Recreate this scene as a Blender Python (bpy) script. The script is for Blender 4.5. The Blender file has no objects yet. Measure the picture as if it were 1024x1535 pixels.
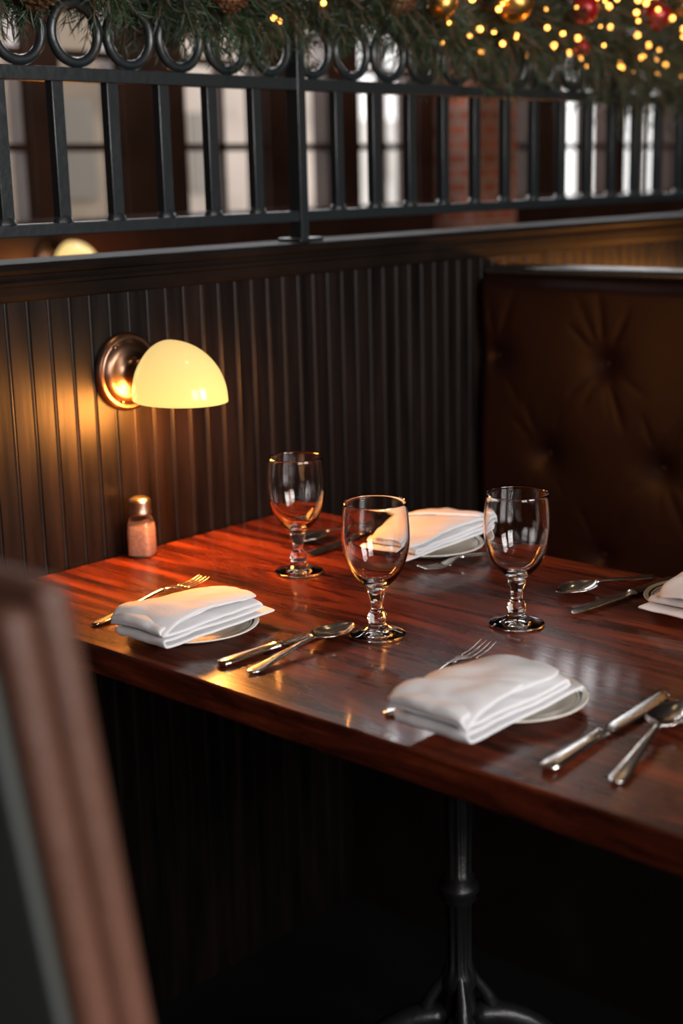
import bpy, bmesh, math, random
from mathutils import Vector, Matrix, noise
random.seed(7)
# Layout frame: origin under the camera, table top at z=0, X along the panelled wall, Y towards it.
K = 0.85          # metres per layout unit
TH = 0.75         # table height in metres
FL = -TH / K      # floor height in layout units
def W(x, y, z): return Vector((x*K, y*K, TH + z*K))
col = bpy.context.scene.collection
bpy.context.scene.view_settings.view_transform = 'Standard'

# ---------------------------------------------------------------- materials
def newmat(name):
    m = bpy.data.materials.new(name); m.use_nodes = True
    nt = m.node_tree
    return m, nt, nt.nodes['Principled BSDF']
def pm(name, c, rough=.5, metal=0, coat=0, bump=0, bscale=50, var=0, vscale=8, spec=None, bdist=.005):
    m, nt, b = newmat(name)
    b.inputs['Base Color'].default_value = (*c, 1)
    b.inputs['Roughness'].default_value = rough
    b.inputs['Metallic'].default_value = metal
    b.inputs['Coat Weight'].default_value = coat
    b.inputs['Coat Roughness'].default_value = .12
    if spec is not None: b.inputs['Specular IOR Level'].default_value = spec
    tc = nt.nodes.new('ShaderNodeTexCoord')
    if bump:
        n = nt.nodes.new('ShaderNodeTexNoise'); n.inputs['Scale'].default_value = bscale; n.inputs['Detail'].default_value = 4
        nt.links.new(tc.outputs['Object'], n.inputs['Vector'])
        bp = nt.nodes.new('ShaderNodeBump'); bp.inputs['Strength'].default_value = bump; bp.inputs['Distance'].default_value = bdist
        nt.links.new(n.outputs['Fac'], bp.inputs['Height']); nt.links.new(bp.outputs['Normal'], b.inputs['Normal'])
    if var:
        n = nt.nodes.new('ShaderNodeTexNoise'); n.inputs['Scale'].default_value = vscale; n.inputs['Detail'].default_value = 5
        nt.links.new(tc.outputs['Object'], n.inputs['Vector'])
        r = nt.nodes.new('ShaderNodeValToRGB')
        r.color_ramp.elements[0].position = .3; r.color_ramp.elements[1].position = .7
        r.color_ramp.elements[0].color = (*[v*(1-var) for v in c], 1); r.color_ramp.elements[1].color = (*[min(1, v*(1+var)) for v in c], 1)
        nt.links.new(n.outputs['Fac'], r.inputs['Fac']); nt.links.new(r.outputs['Color'], b.inputs['Base Color'])
    return m
def emis(name, c, s):
    m, nt, b = newmat(name)
    b.inputs['Base Color'].default_value = (*c, 1)
    b.inputs['Emission Color'].default_value = (*c, 1); b.inputs['Emission Strength'].default_value = s
    return m
def glassmat(name, c=(1, 1, 1), rough=0.0, ior=1.48):
    m, nt, b = newmat(name)
    b.inputs['Base Color'].default_value = (*c, 1); b.inputs['Roughness'].default_value = rough
    b.inputs['Transmission Weight'].default_value = 1; b.inputs['IOR'].default_value = ior
    return m

def wood_table():
    m, nt, b = newmat('polished_red_wood')
    L = nt.links.new; N = nt.nodes.new
    tc = N('ShaderNodeTexCoord')
    mp = N('ShaderNodeMapping'); mp.inputs['Scale'].default_value = (9, 1.0, 9)
    L(tc.outputs['Object'], mp.inputs['Vector'])
    n1 = N('ShaderNodeTexNoise'); n1.inputs['Scale'].default_value = 2.0; n1.inputs['Detail'].default_value = 9; n1.inputs['Roughness'].default_value = .62; n1.inputs['Distortion'].default_value = 2.2
    L(mp.outputs[0], n1.inputs['Vector'])
    mp2 = N('ShaderNodeMapping'); mp2.inputs['Scale'].default_value = (80, 3, 60); L(tc.outputs['Object'], mp2.inputs['Vector'])
    n2 = N('ShaderNodeTexNoise'); n2.inputs['Scale'].default_value = 2; n2.inputs['Detail'].default_value = 5; n2.inputs['Distortion'].default_value = .6; L(mp2.outputs[0], n2.inputs['Vector'])
    sx = N('ShaderNodeSeparateXYZ'); L(tc.outputs['Object'], sx.inputs[0])
    ml = N('ShaderNodeMath'); ml.operation = 'MULTIPLY'; ml.inputs[1].default_value = 1/.13; L(sx.outputs['X'], ml.inputs[0])
    fl = N('ShaderNodeMath'); fl.operation = 'FLOOR'; L(ml.outputs[0], fl.inputs[0])
    wn = N('ShaderNodeTexWhiteNoise'); wn.noise_dimensions = '1D'; L(fl.outputs[0], wn.inputs['W'])
    a = N('ShaderNodeMath'); a.operation = 'MULTIPLY_ADD'; a.inputs[1].default_value = .10; L(wn.outputs['Value'], a.inputs[0]); L(n1.outputs['Fac'], a.inputs[2])
    a2 = N('ShaderNodeMath'); a2.operation = 'MULTIPLY_ADD'; a2.inputs[1].default_value = .38; L(n2.outputs['Fac'], a2.inputs[0]); L(a.outputs[0], a2.inputs[2])
    r = N('ShaderNodeValToRGB'); cr = r.color_ramp
    cr.elements[0].position = .52; cr.elements[0].color = (.009, .002, .0015, 1)
    cr.elements[1].position = .98; cr.elements[1].color = (.30, .060, .018, 1)
    e = cr.elements.new(.73); e.color = (.090, .0155, .0062, 1)
    L(a2.outputs[0], r.inputs['Fac']); L(r.outputs['Color'], b.inputs['Base Color'])
    rr = N('ShaderNodeMapRange'); rr.inputs['To Min'].default_value = .20; rr.inputs['To Max'].default_value = .36; L(n1.outputs['Fac'], rr.inputs['Value'])
    L(rr.outputs[0], b.inputs['Roughness'])
    b.inputs['Specular IOR Level'].default_value = .35
    b.inputs['Coat Weight'].default_value = .32; b.inputs['Coat Roughness'].default_value = .08
    bp = N('ShaderNodeBump'); bp.inputs['Strength'].default_value = .12; bp.inputs['Distance'].default_value = .002
    L(n2.outputs['Fac'], bp.inputs['Height']); L(bp.outputs[0], b.inputs['Normal'])
    bp2 = N('ShaderNodeBump'); bp2.inputs['Strength'].default_value = .05; bp2.inputs['Distance'].default_value = .002
    L(n1.outputs['Fac'], bp2.inputs['Height']); L(bp2.outputs[0], b.inputs['Coat Normal'])
    return m
def wall_paint():
    m, nt, b = newmat('black_brown_varnish')
    L = nt.links.new; N = nt.nodes.new
    tc = N('ShaderNodeTexCoord')
    mp = N('ShaderNodeMapping'); mp.inputs['Scale'].default_value = (14, 14, 1.2); L(tc.outputs['Object'], mp.inputs['Vector'])
    n = N('ShaderNodeTexNoise'); n.inputs['Scale'].default_value = 3; n.inputs['Detail'].default_value = 7; L(mp.outputs[0], n.inputs['Vector'])
    r = N('ShaderNodeValToRGB'); r.color_ramp.elements[0].position = .35; r.color_ramp.elements[0].color = (.0016, .0010, .0009, 1)
    r.color_ramp.elements[1].position = .8; r.color_ramp.elements[1].color = (.011, .0052, .0032, 1)
    L(n.outputs['Fac'], r.inputs['Fac']); L(r.outputs['Color'], b.inputs['Base Color'])
    rr = N('ShaderNodeMapRange'); rr.inputs['To Min'].default_value = .30; rr.inputs['To Max'].default_value = .56; L(n.outputs['Fac'], rr.inputs['Value'])
    L(rr.outputs[0], b.inputs['Roughness'])
    b.inputs['Specular IOR Level'].default_value = .26
    bp = N('ShaderNodeBump'); bp.inputs['Strength'].default_value = .3; bp.inputs['Distance'].default_value = .003
    L(n.outputs['Fac'], bp.inputs['Height']); L(bp.outputs[0], b.inputs['Normal'])
    return m
def brickmat(name, c1, c2, mc, scale):
    m, nt, b = newmat(name); L = nt.links.new; N = nt.nodes.new
    tc = N('ShaderNodeTexCoord'); s = N('ShaderNodeSeparateXYZ'); L(tc.outputs['Object'], s.inputs[0])
    ad = N('ShaderNodeMath'); L(s.outputs['X'], ad.inputs[0]); L(s.outputs['Y'], ad.inputs[1])
    c = N('ShaderNodeCombineXYZ'); L(ad.outputs[0], c.inputs['X']); L(s.outputs['Z'], c.inputs['Y'])
    t = N('ShaderNodeTexBrick'); t.inputs['Scale'].default_value = scale
    t.inputs['Color1'].default_value = (*c1, 1); t.inputs['Color2'].default_value = (*c2, 1); t.inputs['Mortar'].default_value = (*mc, 1)
    t.inputs['Mortar Size'].default_value = .03
    L(c.outputs[0], t.inputs['Vector']); L(t.outputs['Color'], b.inputs['Base Color']); b.inputs['Roughness'].default_value = .85
    return m
def platemat():
    m, nt, b = newmat('cream_china'); L = nt.links.new; N = nt.nodes.new
    tc = N('ShaderNodeTexCoord'); s = N('ShaderNodeSeparateXYZ'); L(tc.outputs['Object'], s.inputs[0])
    c = N('ShaderNodeCombineXYZ'); L(s.outputs['X'], c.inputs['X']); L(s.outputs['Y'], c.inputs['Y'])
    ln = N('ShaderNodeVectorMath'); ln.operation = 'LENGTH'; L(c.outputs[0], ln.inputs[0])
    r = N('ShaderNodeValToRGB'); cr = r.color_ramp; cr.interpolation = 'CONSTANT'
    cream = (.80, .75, .66, 1); grn = (.05, .07, .06, 1)
    R = .092*K
    mr = N('ShaderNodeMath'); mr.operation = 'DIVIDE'; mr.inputs[1].default_value = R; L(ln.outputs['Value'], mr.inputs[0])
    cr.elements[0].color = cream; cr.elements[0].position = 0
    cr.elements[1].position = .84; cr.elements[1].color = grn
    for p, cc in ((.855, cream), (.885, grn), (.92, cream)):
        e = cr.elements.new(p); e.color = cc
    L(mr.outputs[0], r.inputs['Fac']); L(r.outputs['Color'], b.inputs['Base Color']); b.inputs['Roughness'].default_value = .15
    return m
def shademat():
    m, nt, b = newmat('opal_glass_lit'); L = nt.links.new; N = nt.nodes.new
    tc = N('ShaderNodeTexCoord'); s = N('ShaderNodeSeparateXYZ'); L(tc.outputs['Object'], s.inputs[0])
    mr = N('ShaderNodeMapRange'); mr.inputs['From Min'].default_value = -.04*K; mr.inputs['From Max'].default_value = .06*K; L(s.outputs['Z'], mr.inputs['Value'])
    r = N('ShaderNodeValToRGB'); r.color_ramp.elements[0].color = (1, .74, .20, 1); r.color_ramp.elements[1].color = (1, .68, .26, 1)
    L(mr.outputs[0], r.inputs['Fac']); L(r.outputs['Color'], b.inputs['Emission Color'])
    st = N('ShaderNodeMapRange'); st.inputs['To Min'].default_value = 1.1; st.inputs['To Max'].default_value = .82; L(mr.outputs[0], st.inputs['Value'])
    L(st.outputs[0], b.inputs['Emission Strength'])
    b.inputs['Base Color'].default_value = (.35, .25, .09, 1); b.inputs['Roughness'].default_value = .12
    return m

M = dict(
    wood=wood_table(), wall=wall_paint(),
    iron=pm('black_iron', (.012, .016, .018), .38, .0, .2, .2, 60, spec=.6),
    castiron=pm('cast_iron', (.009, .009, .010), .36, .0, .0, .2, 60, spec=.5),
    cap=pm('dark_trim_wood', (.009, .0062, .005), .65, 0, 0, .15, 20, .4, spec=.05),
    leather=pm('oxblood_leather', (.0095, .0030, .0028), .5, 0, 0, .12, 160, .35, 5, bdist=.002, spec=.17),
    tan=pm('brown_leather', (.115, .048, .030), .5, 0, 0, .3, 130, .2, 5),
    rear=pm('grey_green_panel', (.070, .076, .070), .6, 0, 0, .1, 40),
    steel=pm('polished_steel', (.84, .82, .79), .17, 1, 0, .04, 90),
    bronze=pm('aged_bronze', (.32, .18, .12), .3, 1, 0, .1, 40, .3, 20),
    cloth=pm('white_linen', (.80, .79, .81), .9, 0, 0, .25, 600, bdist=.002),
    plate=platemat(), shade=shademat(),
    glass=glassmat('clear_glass'), sglass=glassmat('shaker_glass', (.98, .98, .97), .03),
    salt=pm('seasoning', (.72, .45, .33), .9, 0, 0, .4, 400, .2, 200),
    floor=pm('dark_floor', (.004, .0035, .0035), .7, 0, 0, .1, 10, .4, 4, spec=.2),
    ceil=pm('dark_ceiling', (.06, .045, .035), .8),
    rwall=pm('brown_wall', (.07, .032, .02), .6, 0, 0, .1, 8, .3, 3),
    framew=pm('window_wood', (.055, .021, .011), .45, 0, 0, .1, 10, .3, 6),
    brick=brickmat('red_brick', (.55, .18, .10), (.36, .11, .065), (.38, .30, .26), 5),
    needle=pm('pine_needles', (.024, .048, .020), .55, 0, 0, 0, 1, .6, 14),
    twig=pm('twig_bark', (.12, .065, .035), .8),
    gold=pm('gold_ornament', (.85, .45, .12), .35, 1, 0, .8, 30),
    red=pm('red_ornament', (.40, .008, .012), .3, .3, .2),
    cone=pm('pinecone', (.24, .13, .07), .7, 0, 0, 0, 1, .4, 30),
    fairy=emis('fairy_bulb', (1, .40, .07), 8),
    bulb=emis('bulb_glow', (1, .72, .35), 8),
    warmfill=emis('added_fill_glow', (1, .66, .34), 20),  # lens glow of the added ceiling fill spots
)

# ---------------------------------------------------------------- mesh helpers
def group(name, loc=(0, 0, 0), rz=0):
    e = bpy.data.objects.new(name, None); col.objects.link(e)
    e.empty_display_size = .05
    e.location = W(*loc); e.rotation_euler = (0, 0, rz)
    return e
def mk(name, geo, mat, loc=(0, 0, 0), parent=None, smooth=True, bevel=0, subsurf=0, solid=0, rot=(0, 0, 0), merge=0, angle=None):
    vs, fs = geo
    me = bpy.data.meshes.new(name)
    me.from_pydata([(x*K, y*K, z*K) for x, y, z in vs], [], fs)
    bm = bmesh.new(); bm.from_mesh(me)
    if merge: bmesh.ops.remove_doubles(bm, verts=bm.verts, dist=merge)
    bmesh.ops.recalc_face_normals(bm, faces=bm.faces); bm.to_mesh(me); bm.free()
    if smooth:
        for p in me.polygons: p.use_smooth = True
    me.materials.append(mat)
    o = bpy.data.objects.new(name, me); col.objects.link(o)
    if parent: o.parent = parent; o.location = Vector(loc)*K
    else: o.location = W(*loc)
    o.rotation_euler = rot
    if solid:
        s = o.modifiers.new('s', 'SOLIDIFY'); s.thickness = solid*K; s.offset = 0
    if bevel:
        b = o.modifiers.new('b', 'BEVEL'); b.width = bevel*K; b.segments = 3; b.limit_method = 'ANGLE'
    if subsurf:
        s = o.modifiers.new('u', 'SUBSURF'); s.levels = subsurf; s.render_levels = subsurf
    if smooth and (bevel or angle):
        try:
            me.set_sharp_from_angle(angle=math.radians(angle or 40))
        except Exception: pass
    return o
def join(*gs):
    V, F = [], []
    for v, f in gs:
        o = len(V); V += list(v); F += [tuple(i+o for i in q) for q in f]
    return V, F
def box(x0, x1, y0, y1, z0, z1):
    v = [(x, y, z) for z in (z0, z1) for y in (y0, y1) for x in (x0, x1)]
    return v, [(0, 2, 3, 1), (4, 5, 7, 6), (0, 1, 5, 4), (2, 6, 7, 3), (0, 4, 6, 2), (1, 3, 7, 5)]
def lathe(prof, n=48, axis='z', flute=None):
    V, F, idx = [], [], []
    for k, (r, h) in enumerate(prof):
        if r < 1e-6:
            idx.append([len(V)]); V.append((0, 0, h))
        else:
            row = []
            for i in range(n):
                a = 2*math.pi*i/n
                rr = r*(1+(flute(a, h) if flute else 0))
                row.append(len(V)); V.append((rr*math.cos(a), rr*math.sin(a), h))
            idx.append(row)
    for a, b in zip(idx[:-1], idx[1:]):
        for i in range(n):
            j = (i+1) % n
            if len(a) == 1 and len(b) == 1: continue
            if len(a) == 1: F.append((a[0], b[i], b[j]))
            elif len(b) == 1: F.append((a[i], a[j], b[0]))
            else: F.append((a[i], a[j], b[j], b[i]))
    if axis == 'y': V = [(x, -z, y) for x, y, z in V]    # axis points to -Y
    return V, F
def tube(pts, rad, n=8, closed=False):
    V, F = [], []
    m = len(pts)
    for k, p in enumerate(pts):
        p = Vector(p)
        a = Vector(pts[(k-1) % m] if (closed or k > 0) else pts[k]); b = Vector(pts[(k+1) % m] if (closed or k < m-1) else pts[k])
        t = (b-a).normalized(); up = Vector((0, 1, 0)) if abs(t.y) < .9 else Vector((1, 0, 0))
        s = t.cross(up).normalized(); u = s.cross(t)
        r = rad[k] if isinstance(rad, (list, tuple)) else rad
        for i in range(n):
            an = 2*math.pi*i/n
            V.append(tuple(p + s*math.cos(an)*r + u*math.sin(an)*r))
    for k in range(m if closed else m-1):
        for i in range(n):
            j = (i+1) % n; k2 = (k+1) % m
            F.append((k*n+i, k*n+j, k2*n+j, k2*n+i))
    if not closed:
        F.append(tuple(range(n))); F.append(tuple((m-1)*n+i for i in range(n)))
    return V, F
def loft(st, n=12, p=2.5):
    """stations (x, y, z, half-width, half-thickness) -> closed body with superelliptic sections"""
    V, F = [], []
    for x, y, z, w, h in st:
        for i in range(n):
            a = 2*math.pi*i/n; c, s = math.cos(a), math.sin(a)
            V.append((x, y + w*math.copysign(abs(c)**(2/p), c), z + h*math.copysign(abs(s)**(2/p), s)))
    for k in range(len(st)-1):
        for i in range(n):
            j = (i+1) % n; F.append((k*n+i, k*n+j, (k+1)*n+j, (k+1)*n+i))
    F.append(tuple(range(n))); F.append(tuple((len(st)-1)*n+i for i in range(n)))
    return V, F
def extrude_x(prof, x0, x1):
    n = len(prof)
    V = [(x0, y, z) for y, z in prof] + [(x1, y, z) for y, z in prof]
    F = [(i, (i+1) % n, n+(i+1) % n, n+i) for i in range(n)] + [tuple(range(n)), tuple(range(2*n-1, n-1, -1))]
    return V, F
def sphere(c, r, n=10, m=6, sc=(1, 1, 1)):
    pr = [(math.sin(math.pi*i/m)*r if 0 < i < m else 0, -math.cos(math.pi*i/m)*r) for i in range(m+1)]
    v, f = lathe(pr, n)
    return [(x*sc[0]+c[0], y*sc[1]+c[1], z*sc[2]+c[2]) for x, y, z in v], f

# ---------------------------------------------------------------- room shell
WY = 1.856
XA, XB, YA, YB, ZC = -2.2, 9.0, -3.2, 3.9, 2.6
mk('floor', box(XA, XB, YA, YB+.2, FL-.05, FL), M['floor'], smooth=False)
mk('ceiling', box(XA, XB, YA, YB+.2, ZC, ZC+.05), M['ceil'], smooth=False)
mk('wall_rear', box(XA-.1, XA, YA, YB+.2, FL, ZC), M['rwall'], smooth=False)
mk('wall_end', box(XB, XB+.1, YA, YB+.2, FL, ZC), M['rwall'], smooth=False)
# wall on the daylight side, with two tall window openings
wo = [(-1.7, .1), (.7, 2.3)]
g = [box(XA, XB, YA-.12, YA, FL, .5), box(XA, XB, YA-.12, YA, 2.3, ZC), box(XA, -1.7, YA-.12, YA, .5, 2.3), box(.1, .7, YA-.12, YA, .5, 2.3), box(2.3, XB, YA-.12, YA, .5, 2.3)]
mk('wall_street_side', join(*g), M['rwall'], smooth=False)
for i, (a, b) in enumerate(wo):
    g = [box((a+b)/2-.02, (a+b)/2+.02, YA-.08, YA-.03, .5, 2.3), box(a, b, YA-.08, YA-.03, 1.43, 1.47)]
    mk('window_%d' % (i+1), join(*g), M['framew'], smooth=False)
# unseen low screen, added to keep window light from under the table
mk('added_light_blocker', box(.9, 4.6, -1.25, -1.15, FL, .42), M['cap'], smooth=False)

# far window wall behind the partition
opn = [(2.40, 2.80), (2.92, 3.18), (3.46, 3.87), (4.00, 4.24), (4.39, 4.76), (5.40, 5.62), (5.85, 6.30), (6.42, 6.95), (7.1, 7.7), (7.85, 8.6)]
z0, z1 = .50, 2.25
g = [box(XA, XB, YB, YB+.12, FL, z0), box(XA, XB, YB, YB+.12, z1, ZC)]
px = XA
for a, b in opn:
    g.append(box(px, a, YB, YB+.12, z0, z1)); px = b
g.append(box(px, XB, YB, YB+.12, z0, z1))
mk('wall_window_side', join(*g), M['framew'], smooth=False)
mk('trim_1', box(XA, XB, YB-.05, YB, .47, .50), M['framew'], bevel=.004)
for i, (a, b) in enumerate(opn):
    g = [box(a, b, YB+.03, YB+.07, z, z+.025) for z in (.72, 1.02, 1.32, 1.8)]
    if b-a > .3: g.append(box((a+b)/2-.012, (a+b)/2+.012, YB+.03, YB+.07, z0, z1))
    g += [box(a, a+.02, YB+.02, YB+.08, z0, z1), box(b-.02, b, YB+.02, YB+.08, z0, z1)]
    mk('window_%d' % (i+3), join(*g), M['framew'], smooth=False)
mk('brick_pillar', box(4.87, 5.16, YB-.22, YB-.001, FL, ZC), M['brick'], smooth=False)

# street outside
mk('ground', box(-3, 40, YB+.3, 40, FL-.3, FL-.25), pm('grey_pavement', (.45, .45, .46), .9), smooth=False)
def building(name, x0, x1, y0, y1, h, mat, wmat):
    e = group(name, ((x0+x1)/2, (y0+y1)/2, FL-.25))
    hx, hy = (x1-x0)/2, (y1-y0)/2
    mk('shell', box(-hx, hx, -hy, hy, 0, h), mat, parent=e, smooth=False)
    ws = []
    nx = max(2, int((x1-x0)/.7))
    for i in range(nx):
        for j in range(int(h/1.1)):
            cx = -hx + (i+.5)*(x1-x0)/nx; cz = .55+j*1.1
            ws.append(box(cx-.17, cx+.17, -hy-.02, -hy+.01, cz, cz+.6))
    mk('panes', join(*ws), wmat, parent=e, smooth=False)
pane = pm('street_panes', (.30, .27, .23), .3)
building('street_building', 3.2, 5.9, 7.2, 9, 5, pm('beige_render', (.42, .33, .25), .9, var=.4, vscale=2), pane)
building('street_building', 6.3, 9.0, 8.4, 10, 3.0, pm('pale_stone', (.66, .56, .49), .9, var=.25, vscale=2), pane)
building('street_building', 17, 21, 15, 17, 2.6, pm('light_facade', (.7, .66, .62), .9, var=.2, vscale=1), pane)

# ---------------------------------------------------------------- beadboard partition
P = .0405
prof = []
x = -.6
while x < 6.2:
    prof += [(x, 0), (x+.0325, 0), (x+.0333, .0016), (x+.0341, .0004), (x+.0360, -.0004), (x+.0379, .0004), (x+.0390, .0016)]
    x += P
V = [(a, b, FL) for a, b in prof] + [(a, b, .475) for a, b in prof]
n = len(prof)
F = [(i, i+1, n+i+1, n+i) for i in range(n-1)]
board = (V, F)
mk('wall_partition', join(board, box(-.6, 6.2, .006, .10, FL, .475)), M['wall'], loc=(0, WY, 0), smooth=False)
cp = [(.12, .462), (.12, .50), (-.018, .50), (-.026, .497), (-.029, .491), (-.026, .485), (-.018, .482), (-.016, .476), (-.020, .472), (-.019, .467), (-.012, .464), (-.010, .452), (-.007, .444), (-.001, .441), (.003, .44), (.003, .462)]
mk('trim_2', extrude_x(cp, -.6, 6.2), M['cap'], loc=(0, WY, 0), smooth=False)

# ---------------------------------------------------------------- iron railing
RY = 1.905; SP = .11; XP = 1.966
e = group('iron_railing', (XP, RY, .50))
def rz(z): return z-.50
g = []
xs = [k*SP for k in range(-9, 24)]
zb, zt, zu = .547, .787, .912
rails = [box(-1.05, 2.6, -.010, .010, rz(zb)-.010, rz(zb)+.010), box(-1.05, 2.6, -.013, .013, rz(zt)-.011, rz(zt)+.011), box(-1.05, 2.6, -.010, .010, rz(zu)-.008, rz(zu)+.008)]
mk('rails', join(*rails), M['iron'], parent=e, bevel=.002)
bars = []
for dx in xs:
    if abs(dx) < .01 or abs(dx-14*SP) < .01: continue
    bars.append(box(dx-.0115, dx+.0115, -.009, .009, rz(zb)+.008, rz(zt)-.008))
    bars.append(lathe([(0, 0), (.019, 0), (.016, .008), (.0125, .012), (0, .012)], 10)); bars[-1] = ([(a+dx, b*.8, c+rz(zb)+.009) for a, b, c in bars[-1][0]], bars[-1][1])
mk('bars', join(*bars), M['iron'], parent=e, bevel=.0015)
posts = []
for dx in (0, 14*SP):
    posts += [box(dx-.011, dx+.011, -.016, .016, .006, .62), box(dx-.03, dx+.035, -.03, .03, 0, .007)]
mk('posts', join(*posts), M['iron'], parent=e, bevel=.002)
rg = []
for dx in xs:
    cx = dx+SP/2-.008
    pts = [(cx+.0455*math.cos(a), 0, rz(zt)+.0105+.054+.0455*math.sin(a)) for a in [2*math.pi*i/40 for i in range(40)]]
    rg.append(tube(pts, .0085, 10, True))
mk('rings', join(*rg), M['iron'], parent=e)

# ---------------------------------------------------------------- wall sconces
def sconce(X, Y, Z, power):
    e = group('wall_sconce', (X, Y, Z))
    pl = [(0, 0), (.064, 0), (.066, .004), (.0655, .008), (.060, .012), (.056, .011), (.053, .013), (.050, .018), (.040, .021), (.026, .024), (.021, .030), (.018, .036), (.018, .044), (.024, .046), (.026, .050), (.023, .054), (.025, .058), (.031, .062), (.033, .067), (.030, .072), (0, .073)]
    mk('bronze_mount', lathe(pl, 56, 'y'), M['bronze'], parent=e, angle=50)
    scr = [sphere((.052*math.cos(a), -.014, .052*math.sin(a)), .004) for a in (math.pi*.5+.6, -math.pi*.5-.4)]
    mk('screws', join(*scr), M['bronze'], parent=e)
    L0, Ls, H, Wd = .066, .155, .096, .066
    V, F = [], []; NS, NP = 40, 40
    def gg(s): return .70+.30*math.sin(math.pi/2*s/.32) if s < .32 else math.sqrt(max(0, 1-((s-.32)/.68)**2.15))
    def ww(s): return .60+.40*math.sin(math.pi/2*s/.45) if s < .45 else math.sqrt(max(0, 1-((s-.45)/.55)**2.2))
    rows = []
    for k in (0, .5, .85): rows.append((0 if k < .85 else .004, k))
    for i in range(NS+1): rows.append((None, math.sin(math.pi/2*i/NS)))
    for tag, s in rows:
        for j in range(NP+1):
            a = math.pi*j/NP
            if tag is None:
                w, h, y = ww(s)*Wd, gg(s)*H, L0+Ls*s
            else:
                w, h, y = ww(0)*Wd*s, gg(0)*H*s, L0-.006+tag
            cz = -.038
            V.append((w*math.cos(a), -y, cz + (h*math.sin(a)**.9 if 0 < j < NP else 0)))
    R = NP+1
    for k in range(len(rows)-1):
        for j in range(NP): F.append((k*R+j, k*R+j+1, (k+1)*R+j+1, (k+1)*R+j))
    mk('opal_glass_shade', (V, F), M['shade'], parent=e, solid=.003, merge=1e-5)
    mk('bulb', sphere((0, -.125, -.005), .018), M['bulb'], parent=e)
    l = bpy.data.lights.new('sconce_light', 'POINT'); l.energy = power; l.color = (1, .35, .065); l.shadow_soft_size = .055
    o = bpy.data.objects.new('sconce_light', l); col.objects.link(o); o.parent = e; o.location = Vector((0, -.120, -.054))*K
sconce(1.485, WY, .31, 14.0)
sconce(3.50, WY, .31, 34.0)
sconce(2.84, YB, .375, 5.0)

# ---------------------------------------------------------------- dining table
TX0, TX1, TY0, TY1 = 1.119, 1.885, .35, 1.850
e = group('dining_table', ((TX0+TX1)/2, (TY0+TY1)/2, 0))
hx, hy = (TX1-TX0)/2, (TY1-TY0)/2
mk('table_top', box(-hx, hx, -hy, hy, -.042, 0), M['wood'], parent=e, bevel=.004)
px_, py_ = 1.50-(TX0+TX1)/2, 1.167-(TY0+TY1)/2
col_p = [(0, -.050), (.05, -.050), (.045, -.056), (.025, -.066), (.0210, -.080), (.0205, -.30), (.020, -.380), (.025, -.387), (.0225, -.393), (.030, -.400), (.0305, -.410), (.025, -.417), (.027, -.423), (.020, -.430), (.0185, -.50), (.019, -.53), (.025, -.545), (.028, -.56), (.021, -.575), (.026, -.60), (.030, -.66), (.034, -.72), (.036, -.78), (.0, -.785)]
v, f = lathe(col_p, 80, flute=lambda a, h: .10*math.cos(10*a) if (-.375 < h < -.08 or -.54 < h < -.435) else 0)
mk('pedestal_column', (v, f), M['castiron'], parent=e, loc=(px_, py_, 0))
ft = []
for k in range(4):
    a = math.pi/4+k*math.pi/2
    pts, rd = [], []
    for i in range(14):
        s = i/13; r = .02+.25*s; z = -.62-.235*s**1.6+.03*math.sin(s*math.pi)
        pts.append((r*math.cos(a), r*math.sin(a), z)); rd.append(.022-.008*s)
    ft.append(tube(pts, rd, 10))
    # acanthus-like leaf climbing the column
    lv = []
    for i in range(9):
        s = i/8; r = .045-.022*s+.012*math.sin(s*math.pi*1.5); z = -.64+.11*s
        lv.append((r*math.cos(a), r*math.sin(a), z))
    ft.append(tube(lv, [.012, .014, .014, .012, .010, .009, .008, .008, .005], 8))
    ft.append(sphere((.27*math.cos(a), .27*math.sin(a), FL+.020), .022, sc=(1, 1, .9)))
mk('pedestal_feet', join(*ft), M['castiron'], parent=e, loc=(px_, py_, 0))
sp = [box(-.25, .25, -.02, .02, -.050, -.043), box(-.02, .02, -.4, .4, -.050, -.043)]
mk('top_bracket', join(*sp), M['castiron'], parent=e, loc=(px_, py_, 0), smooth=False)

# ---------------------------------------------------------------- goblets
gp = [(0, .003), (.030, .001), (.0385, 0), (.040, .002), (.0385, .0042), (.028, .0065), (.018, .010), (.0125, .0155), (.0115, .019), (.0135, .023), (.0145, .027), (.0125, .031), (.0088, .035), (.0080, .042), (.0088, .050), (.0105, .056), (.0125, .060), (.0130, .063), (.0118, .066), (.0135, .069), (.021, .075), (.030, .084), (.038, .098), (.0435, .114), (.0465, .130), (.0470, .145), (.0460, .163), (.0440, .182), (.0432, .189), (.0425, .190), (.0418, .189), (.0425, .180), (.0442, .163), (.0450, .145), (.0445, .131), (.0412, .115), (.0355, .100), (.027, .087), (.017, .079), (.008, .0765), (0, .0765)]
def goblet(X, Y):
    mk('water_goblet', lathe(gp, 64), M['glass'], loc=(X, Y, .0005), subsurf=1)
goblet(1.557, 1.533); goblet(1.395, 1.225); goblet(1.5526, 1.1027)

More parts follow.
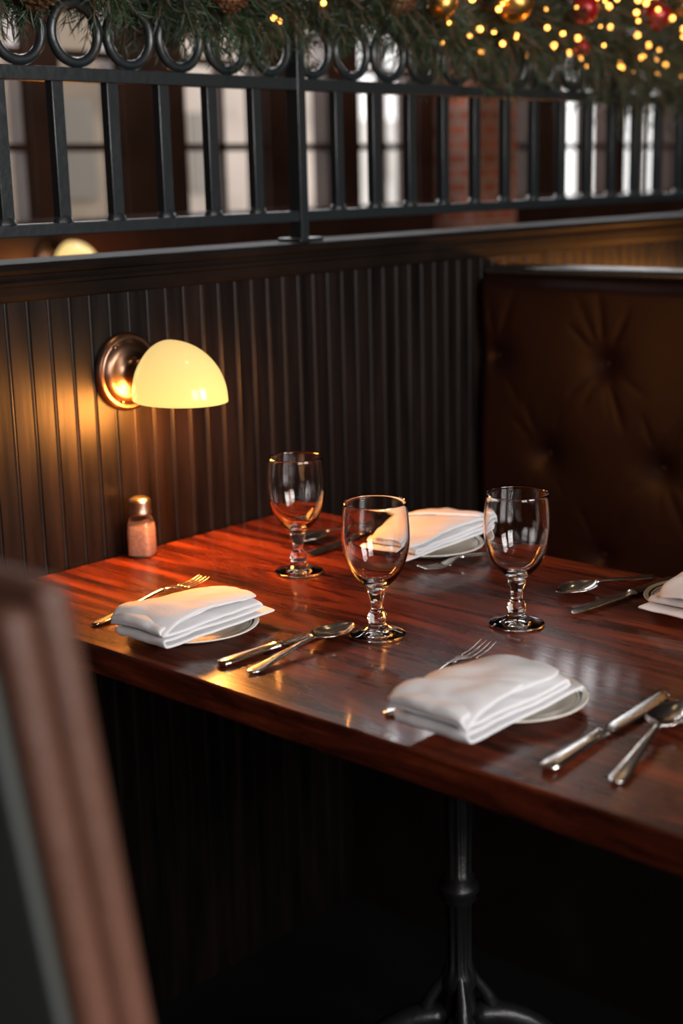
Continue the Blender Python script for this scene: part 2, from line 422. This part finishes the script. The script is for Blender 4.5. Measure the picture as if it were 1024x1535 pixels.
# ---------------------------------------------------------------- shaker
e = group('salt_shaker', (1.468, 1.816, .0005), .5)
def sq(prof, p=5, n=48, R=1):
    V, F = [], []
    for r, h, pp in prof:
        for i in range(n):
            a = 2*math.pi*i/n; c, s = math.cos(a), math.sin(a)
            q = (abs(c)**pp+abs(s)**pp)**(-1/pp)
            V.append((r*q*c, r*q*s, h))
    for k in range(len(prof)-1):
        for i in range(n):
            j = (i+1) % n; F.append((k*n+i, k*n+j, (k+1)*n+j, (k+1)*n+i))
    F.append(tuple(range(n))); F.append(tuple((len(prof)-1)*n+i for i in range(n)))
    return V, F
mk('glass_body', sq([(.018, 0, 6), (.0205, .002, 6), (.0205, .045, 6), (.0195, .058, 5), (.0175, .068, 3), (.0150, .073, 2), (.0150, .076, 2)]), M['sglass'], parent=e)
mk('seasoning', sq([(.0170, .004, 6), (.0175, .006, 6), (.0178, .045, 6), (.017, .054, 5), (.0155, .055, 4)]), M['salt'], parent=e)
mk('metal_cap', lathe([(0, .0735), (.0185, .0735), (.0190, .076), (.0180, .079), (.0180, .092), (.0187, .095), (.0170, .0995), (.010, .103), (0, .104)], 40), pm('warm_metal', (.55, .45, .36), .3, 1), parent=e)

# ---------------------------------------------------------------- plates, napkins
pp = [(0, .004), (.045, .004), (.047, .001), (.055, .001), (.060, .004), (.080, .010), (.0905, .0135), (.092, .0148), (.091, .0162), (.080, .0135), (.062, .0085), (.056, .0065), (0, .0065)]
def ribbon(path, ny, yfun, zn, seed):
    """sheet swept along a folded (x, z) path, extruded in y"""
    V, F = [], []
    for k, (x, z, lay_) in enumerate(path):
        for j in range(ny+1):
            v = -1+2*j/ny
            y0, y1 = yfun(x, lay_)
            y = (y0+y1)/2 + (y1-y0)/2*v
            w = noise.noise(Vector((x*16+seed*5, y*20, seed+.15*lay_)))*zn*1.6 + noise.noise(Vector(((x*.8+y)*55+seed, (y-x*.5)*16, 4+seed+lay_)))*zn*.9
            w -= .0022*lay_*abs(v)**3
            V.append((x + noise.noise(Vector((y*22, lay_*.5, seed)))*.003, y, z+w*min(1, .35+lay_*.35)))
    R = ny+1
    for k in range(len(path)-1):
        for j in range(ny): F.append((k*R+j, k*R+j+1, (k+1)*R+j+1, (k+1)*R+j))
    return V, F
def napkin(X, Y, rot, seed, sc=1.0):
    pth = []
    def seg(x0, x1, zf, lay_, n=22):
        for i in range(n): 
            t = i/(n-1); pth.append((x0+(x1-x0)*t, zf(t), lay_))
    def turn(xc, zc, r, sgn, l0, l1, n=7):
        for i in range(1, n):
            t = i/n; a = -math.pi/2+math.pi*t
            pth.append((xc+sgn*r*1.15*math.cos(a), zc+r*math.sin(a), l0+(l1-l0)*t))
    seg(.122, -.112, lambda t: .003, 0)
    turn(-.112, .0085, .0055, -1, 0, 1)
    seg(-.112, .092, lambda t: .014-.002*t, 1)
    turn(.092, .0165, .0045, 1, 1, 2)
    seg(.092, -.114, lambda t: .021+.003*t, 2)
    turn(-.114, .0305, .0065, -1, 2, 3)
    seg(-.114, .106, lambda t: .037+.006*math.sin(math.pi*t)-.009*t**3, 3, 28)
    def yf(x, l):
        h = .058
        if l >= 2.5:      # top sheet: rounded free corner
            k = max(0, (x-.05)/.05); return (-h+.004+.016*k**2, h+.002-.013*k**2)
        if l >= 1.5: return (-h+.001, h-.002)
        if l >= .6: return (-h-.002, h-.003)
        return (-h-.006, h-.008)
    base = ribbon(pth, 18, yf, .0026, seed)
    # diagonal over-fold lying across the closed end
    V, F = [], []; nx, ny = 20, 18
    for i in range(nx+1):
        for j in range(ny+1):
            v = j/ny; u = i/nx
            xr = -.004+(-.088+.004)*v      # slanted free edge
            xl = -.122
            x = xl+(xr-xl)*u; y = -.0615+.122*v
            z = .0440 - .021*(1-u)**4 - .0055*abs(2*v-1)**4 + .0025*u + noise.noise(Vector((x*34+seed, y*34, 7)))*.0028
            V.append((x, y, z))
    R = ny+1
    for i in range(nx):
        for j in range(ny): F.append((i*R+j, i*R+j+1, (i+1)*R+j+1, (i+1)*R+j))
    geo = join(base, (V, F))
    geo = ([(x*sc, y*sc, z*.92) for x, y, z in geo[0]], geo[1])
    mk('folded_napkin', geo, M['cloth'], loc=(X, Y, .0165), rot=(0, 0, rot), solid=.0042, subsurf=1)
def setting(px, py, nx, ny, rot, seed, sc=1):
    mk('side_plate', lathe(pp, 72), M['plate'], loc=(px, py, .0003), angle=60)
    napkin(nx, ny, rot, seed, sc)
setting(1.295, .928, 1.245, .925, .0, 1, .94)
setting(1.245, 1.436, 1.240, 1.428, .03, 5, .88)
setting(1.788, 1.450, 1.772, 1.448, math.pi+.05, 9, .94)
setting(1.792, .935, 1.780, .918, math.pi-.04, 13, .92)

# ---------------------------------------------------------------- cutlery (local +X from handle end to tip, nominal length 1 = L)
def handle(L, zend=.003, zneck=.013, s=.62):
    st = []
    for i in range(19):
        t = i/18
        w = (.0115 if t < .12 else .0115-.0075*min(1, (t-.12)/.75)**.8)*(min(1, .35+t*8) if t < .08 else 1)
        if t > .97: w *= 1.05
        z = zend + (zneck-zend)*(1-math.cos(math.pi*t))/2
        st.append((t*s*L, 0, z, w, .0019+.0009*t))
    return st
def spoon_geo(L):
    a = loft(handle(L))
    nx, ny = 18, 12; V, F = [], []
    x0, LB, WB = .61*L, .39*L, .0255
    for i in range(nx+1):
        s = i/nx; ss = .5-.5*math.cos(math.pi*s)
        w = WB*max(.001, (math.sin(math.pi*ss**.82)))**.62
        if i == 0: w = .0036
        if i == nx: w = .001
        dep = .0095*math.sin(math.pi*min(1, ss*1.02))**.7 if 0 < i < nx else 0
        zr = .0135-.0035*ss
        for j in range(ny+1):
            v = -1+2*j/ny
            V.append((x0+LB*ss, w*v, zr-dep*(1-abs(v)**2.2)+.0005))
    for i in range(nx):
        for j in range(ny): F.append((i*(ny+1)+j, (i+1)*(ny+1)+j, (i+1)*(ny+1)+j+1, i*(ny+1)+j+1))
    return a, (V, F)
def fork_geo(L):
    a = loft(handle(L))
    st = [(.61*L, 0, .013, .0038, .0022), (.66*L, 0, .012, .005, .002), (.70*L, 0, .010, .0105, .0016), (.74*L, 0, .0075, .0130, .0013), (.78*L, 0, .0055, .0132, .0012)]
    g = [a, loft(st)]
    for y in (-.0110, -.0037, .0037, .0110):
        g.append(loft([(.77*L, y, .0058, .0022, .0012), (.83*L, y*1.02, .0040, .0020, .0012), (.90*L, y*1.02, .0042, .0018, .0011), (.96*L, y, .0066, .0014, .001), (L, y*.98, .0090, .0006, .0006)], 8))
    return join(*g)
def knife_geo(L):
    h = [(0, 0, .0045, .004, .003), (.01*L, 0, .0045, .0095, .0038), (.05*L, 0, .0045, .0115, .0042), (.14*L, 0, .0045, .0105, .0040), (.30*L, 0, .0045, .0090, .0038), (.42*L, 0, .0045, .0080, .0036), (.425*L, 0, .0045, .0092, .0042), (.44*L, 0, .0045, .0092, .0042), (.445*L, 0, .0045, .0070, .0034), (.47*L, 0, .0045, .0060, .0028)]
    b = [(.465*L, 0, .0045, .0060, .0026), (.49*L, -.0005, .0045, .0090, .0013), (.55*L, -.0012, .0045, .0108, .0011), (.80*L, -.0012, .004, .0120, .0009), (.92*L, -.0002, .004, .0108, .0008), (.97*L, .0018, .004, .0078, .0007), (1.0*L, .0055, .004, .0015, .0005)]
    return join(loft(h, 16, 3), loft(b, 12, 3))
def lay(kind, p0, p1, tilt=0, lift=0):
    d = Vector((p1[0]-p0[0], p1[1]-p0[1])); L = d.length; rz_ = math.atan2(d.y, d.x)
    rot = (0, -tilt, rz_)
    if kind == 'spoon':
        e = group('table_spoon', (p0[0], p0[1], .0003+lift), 0); e.rotation_euler = rot
        a, b = spoon_geo(L)
        mk('spoon_handle', a, M['steel'], parent=e, subsurf=1)
        mk('spoon_bowl', b, M['steel'], parent=e, solid=.0014, subsurf=1)
    elif kind == 'fork':
        mk('dinner_fork', fork_geo(L), M['steel'], loc=(p0[0], p0[1], .0003+lift), rot=rot, subsurf=1)
    else:
        mk('table_knife', knife_geo(L), M['steel'], loc=(p0[0], p0[1], .0003+lift), rot=rot, angle=50)
lay('knife', (1.168, 1.300), (1.40, 1.290))
lay('spoon', (1.171, 1.250), (1.392, 1.268))
lay('fork', (1.170, 1.570), (1.415, 1.598), .03)
lay('knife', (1.160, .785), (1.442, .800))
lay('spoon', (1.177, .712), (1.412, .764))
lay('fork', (1.172, 1.018), (1.435, 1.062), .03)
lay('knife', (1.872, 1.600), (1.635, 1.588))
lay('spoon', (1.872, 1.635), (1.665, 1.655))
lay('fork', (1.872, 1.320), (1.675, 1.378))
lay('knife', (1.878, 1.034), (1.632, 1.066))
lay('spoon', (1.876, 1.072), (1.690, 1.128))

# ---------------------------------------------------------------- far booth with tufted back
BX = 2.484
e = group('booth_bench', (BX, 1.10, FL))
ztop = .405-FL
Y0, Y1 = -.75, .752   # local y range
btn = []
for row, (z, off) in enumerate(((.235, 1.530), (.033, 1.396), (-.169, 1.530), (-.371, 1.396))):
    for k in range(-6, 4): btn.append((off+.274*k-1.10, z-FL, row))
# short radiating pleats around every button, of irregular length
rnd = random.Random(3)
segs = []
for (y, z, r) in btn:
    for ang in (38, 62, 90, 118, 142, -38, -62, -118, -142, -90):
        L_ = rnd.uniform(.05, .13)
        if ang == 90: L_ = .17 if r == 0 else rnd.uniform(.04, .08)
        if abs(ang) in (62, 118): L_ = rnd.uniform(.10, .17)
        a = math.radians(ang+rnd.uniform(-9, 9))
        segs.append(((y, z), (y+L_*math.cos(a), z+L_*math.sin(a)), rnd.uniform(.5, 1)))
def sd(p, a, b):
    ax, ay = a; bx, by = b; px, py = p
    dx, dy = bx-ax, by-ay; t = max(0, min(1, ((px-ax)*dx+(py-ay)*dy)/(dx*dx+dy*dy)))
    return math.hypot(px-ax-t*dx, py-ay-t*dy), t
ny, nz = 210, 96; zb0 = .43
V, F = [], []
for j in range(nz+1):
    z = zb0+(ztop-zb0)*j/nz
    for i in range(ny+1):
        y = Y0+(Y1-Y0)*i/ny
        d = 0
        for a, b, wgt in segs:
            if abs(y-a[0]) > .18 or abs(z-a[1]) > .2: continue
            q, t = sd((y, z), a, b)
            d = max(d, .0065*wgt*(1-t)**.8*math.exp(-(q/.006)**2)+.003*(1-t)*math.exp(-(q/.02)**2))
        for (by, bz, r) in btn:
            q = math.hypot(y-by, z-bz)
            if q < .12: d = max(d, .024*math.exp(-(q/.030)**1.2))
        ed = min((ztop-z), (y-Y0), (Y1-y)) ; ed = max(0, 1-ed/.03)
        d += .03*ed**2.5
        nn = noise.noise(Vector((y*7, z*7, 3)))*.003
        V.append((-.035+d+nn, y, z))
R = ny+1
for j in range(nz):
    for i in range(ny): F.append((j*R+i, j*R+i+1, (j+1)*R+i+1, (j+1)*R+i))
mk('tufted_back', (V, F), M['leather'], parent=e, subsurf=1)
mk('buttons', join(*[sphere((-.014, y, z), .010, sc=(.45, 1, 1)) for y, z, r in btn if Y0+.02 < y < Y1-.02]), M['leather'], parent=e)
mk('back_frame', box(.0, .09, Y0, Y1, 0, ztop), M['cap'], parent=e, bevel=.004)
mk('cap_rail', box(-.012, .10, Y0-.01, Y1, ztop, ztop+.018), M['iron'], parent=e, bevel=.008)
mk('seat_cushion', box(-.50, -.012, Y0, Y1, .43, .53), M['leather'], parent=e, bevel=.03)
mk('seat_base', box(-.46, 0, Y0+.01, Y1, 0, .43), M['cap'], parent=e, smooth=False)

# ---------------------------------------------------------------- near booth (only its back-rest end is close to the lens)
e = group('booth_bench', (.44, 1.23, FL))
yl, yr = -.622, .62
def lean(z): return (.405-FL - z)*.135
T = .41-FL
def slabx(x0, x1, ya, yb, zA, zB, ins=0):
    v = []
    for z in (zA, zB):
        o = lean(z)
        for y in (ya, yb):
            for xx in (x0, x1): v.append((xx+o, y, z))
    return v, [(0, 2, 3, 1), (4, 5, 7, 6), (0, 1, 5, 4), (2, 6, 7, 3), (0, 4, 6, 2), (1, 3, 7, 5)]
mk('back_cushion', slabx(-.020, .004, yl, yr, .45, T), M['tan'], parent=e, bevel=.010)
mk('back_edge_roll', slabx(-.044, -.0205, yl+.002, yr, .40, T-.010), M['tan'], parent=e, bevel=.010)
mk('rear_panel', slabx(-.052, -.040, yl+.02, yr, .02, T-.045), M['rear'], parent=e, bevel=.003)
mk('seat_cushion', box(.10, .44, yl, yr, .40, .50), M['leather'], parent=e, bevel=.03)
mk('seat_base', box(.12, .40, yl+.01, yr, 0, .40), M['cap'], parent=e, smooth=False)

# ---------------------------------------------------------------- garland
e = group('christmas_garland', (XP, RY, .97))
V, F = [], []
tw = []
def sprig(c, d, L, nn):
    global V, F
    d = d.normalized(); side = d.cross(Vector((.3, .5, .81))).normalized(); up = side.cross(d)
    end = c+d*L+Vector((0, 0, -L*.25))
    tw.append(tube([tuple(c), tuple((c+end)/2+Vector((0, 0, L*.06))), tuple(end)], [.0020, .0015, .0008], 4))
    for k in range(nn):
        t = random.uniform(.12, 1); p = c.lerp(end, t)+Vector((0, 0, L*.06*math.sin(math.pi*t)))
        a = random.uniform(0, 2*math.pi); sp_ = random.uniform(.5, 1.1)
        nd = (d*1.0 + (side*math.cos(a)+up*math.sin(a))*sp_).normalized()
        ln = random.uniform(.022, .042); w = nd.cross(Vector((random.random(), random.random(), random.random()))).normalized()*.0010
        q = p+nd*ln; m_ = p+nd*ln*.5+Vector((0, 0, -.001))
        o = len(V); V += [tuple(p), tuple(m_+w), tuple(q), tuple(m_-w)]; F.append((o, o+1, o+2, o+3))
for i in range(2500):
    x = random.uniform(-.85, 2.5)
    k = min(1, max(0, (x+.1)/1.4))
    R_ = .066+.044*k
    a = random.uniform(0, 2*math.pi)
    c = Vector((x, .3*R_*math.cos(a), .008-.016*k+.4*R_*math.sin(a)+.020*math.sin(x*9)))
    d = Vector((random.uniform(-.9, .9), math.cos(a), math.sin(a)*.9-.1))
    sprig(c, d, R_*random.uniform(.8, 1.6), 40)
mk('pine_foliage', (V, F), M['needle'], parent=e, smooth=False)
mk('twigs', join(*tw), M['twig'], parent=e)
stem = [(-.9+3.45*i/60, .01*math.sin(i), .01*math.cos(i*1.3)) for i in range(61)]
mk('garland_stem', tube(stem, .012, 8), M['twig'], parent=e)
def orb(px, y, z, r, mat, nm):
    g = [sphere((0, 0, 0), r, 28, 16)]
    mk(nm, join(*g), mat, parent=e, loc=(px-XP, y-RY, z-.97))
    mk(nm+'_cap', lathe([(0, r-.002), (.007, r-.002), (.007, r+.006), (0, r+.008)], 14), M['gold'], parent=e, loc=(px-XP, y-RY, z-.97))
orb(2.52, 1.805, .960, .040, M['gold'], 'gold_bauble_a')
orb(2.30, 1.820, .945, .030, M['gold'], 'gold_bauble_b')
orb(2.78, 1.805, .965, .034, M['red'], 'red_bauble_a')
orb(3.10, 1.81, .970, .036, M['red'], 'red_bauble_b')
orb(2.80, 1.82, .885, .018, M['red'], 'red_bauble_c')
orb(3.30, 1.82, .93, .024, M['red'], 'red_bauble_d')
orb(3.22, 1.82, 1.00, .030, M['gold'], 'gold_bauble_c')
def cone(px, y, z, s):
    g = [sphere((0, 0, 0), .8*s, 12, 8, (1, 1, 1.5))]
    for k in range(90):
        t = k/90; a = k*2.39996; zz = (-1.2+2.4*t)*s; rr = s*math.sqrt(max(.05, 1-(zz/(1.3*s))**2))
        c = Vector((rr*math.cos(a)*.75, rr*math.sin(a)*.75, zz)); o = Vector((math.cos(a), math.sin(a), .35))*s*.42
        w = Vector((-math.sin(a), math.cos(a), 0))*s*.22
        u = Vector((0, 0, s*.08))
        v = [tuple(c-w*.6), tuple(c+w*.6), tuple(c+o+w), tuple(c+o*1.15), tuple(c+o-w), tuple(c+o*.8-u*2)]
        g.append((v, [(0, 1, 2, 3, 4), (0, 5, 1), (1, 5, 2), (2, 5, 3), (3, 5, 4), (4, 5, 0)]))
    mk('pinecone', join(*g), M['cone'], parent=e, loc=(px-XP, y-RY, z-.97), rot=(.7, .5, 0), smooth=False)
cone(1.345, 1.83, .915, .034); cone(1.74, 1.83, .925, .026); cone(2.18, 1.83, .945, .026)
# fairy lights: one object
g = []
for i in range(250):
    x = random.uniform(-.6, 2.5)
    if x < .35 and random.random() < .72: continue
    k = min(1, max(0, (x+.3)/1.6)); R_ = .07+.055*k
    a = random.uniform(math.pi*.95, math.pi*2.05) if random.random() < .75 else random.uniform(0, math.pi)
    g.append(sphere((x, -abs(math.cos(a))*R_*1.0-.012, math.sin(a)*R_*1.1+.01), random.uniform(.003, .0070), 8, 6))
mk('fairy_lights', join(*g), M['fairy'], loc=(XP, RY, .97))

# ---------------------------------------------------------------- lights
def area(name, loc, target, sx, sy, power, color, spread=180):
    l = bpy.data.lights.new(name, 'AREA'); l.shape = 'RECTANGLE'; l.size = sx*K; l.size_y = sy*K; l.energy = power; l.color = color
    l.spread = math.radians(spread)
    o = bpy.data.objects.new(name, l); col.objects.link(o); o.location = W(*loc)
    o.rotation_euler = (W(*target)-W(*loc)).to_track_quat('-Z', 'Y').to_euler()
    return o
area('window_daylight', (-.8, YA+.02, 1.4), (1.0, 1, .2), 1.6, 1.7, 27, (1, .97, .95), 120)
area('window_daylight', (1.5, YA+.02, 1.4), (1.6, 1, .2), 1.5, 1.7, 50, (1, .97, .95), 120)
# daylight through every pane group of the far window wall
for a, b in opn[:8]:
    cx = (a+b)/2
    area('window_daylight', (cx, YB-.02, 1.6), (cx-1.6, 0, .2), (b-a)*.9, 1.2, 20*(b-a), (.97, .97, 1))
# warm fill spots in unseen ceiling fixtures, added to warm table and room
for i, (x, y, pw) in enumerate(((1.5, 1.25, 9), (3.4, 1.2, 10), (2.6, 3.0, 40), (5.2, 2.9, 60), (.6, -.9, 12))):
    e = group('added_ceiling_fill', (x, y, ZC))
    mk('trim_ring', lathe([(.055, 0), (.075, 0), (.075, -.010), (.055, -.008), (.055, 0)], 32), M['bronze'], parent=e)
    mk('lens', lathe([(0, -.004), (.055, -.004)], 32), M['warmfill'], parent=e)
    l = bpy.data.lights.new('added_fill_beam', 'SPOT'); l.energy = pw; l.color = (1, .60, .30); l.spot_size = math.radians(60); l.spot_blend = .8; l.shadow_soft_size = .05
    o = bpy.data.objects.new('added_fill_beam', l); col.objects.link(o); o.parent = e; o.location = (0, 0, -.03)

w = bpy.data.worlds.new('World'); bpy.context.scene.world = w; w.use_nodes = True
nt = w.node_tree; bg = nt.nodes['Background']
bg.inputs['Color'].default_value = (1, .98, .96, 1); bg.inputs['Strength'].default_value = 1.7

# ---------------------------------------------------------------- camera
cam = bpy.data.cameras.new('camera'); co = bpy.data.objects.new('camera', cam); col.objects.link(co)
cam.sensor_fit = 'VERTICAL'; cam.sensor_height = 36; cam.sensor_width = 24; cam.lens = 2110/1535*36
p = math.atan(504/2110); th = .0241; hd = math.radians(42.7)
Fv = Vector((math.cos(hd), math.sin(hd), 0)); Rv = Vector((math.sin(hd), -math.cos(hd), 0)); U = Vector((0, 0, 1))
fw = Fv*math.cos(p)-U*math.sin(p); up0 = Fv*math.sin(p)+U*math.cos(p)
r_ = Rv*math.cos(th)-up0*math.sin(th); u_ = Rv*math.sin(th)+up0*math.cos(th)
m = Matrix((r_, u_, -fw)).transposed().to_4x4(); m.translation = W(0, 0, .62)
co.matrix_world = m
cam.dof.use_dof = True; cam.dof.focus_distance = 1.70; cam.dof.aperture_fstop = 2.8; cam.clip_start = .02
bpy.context.scene.camera = co
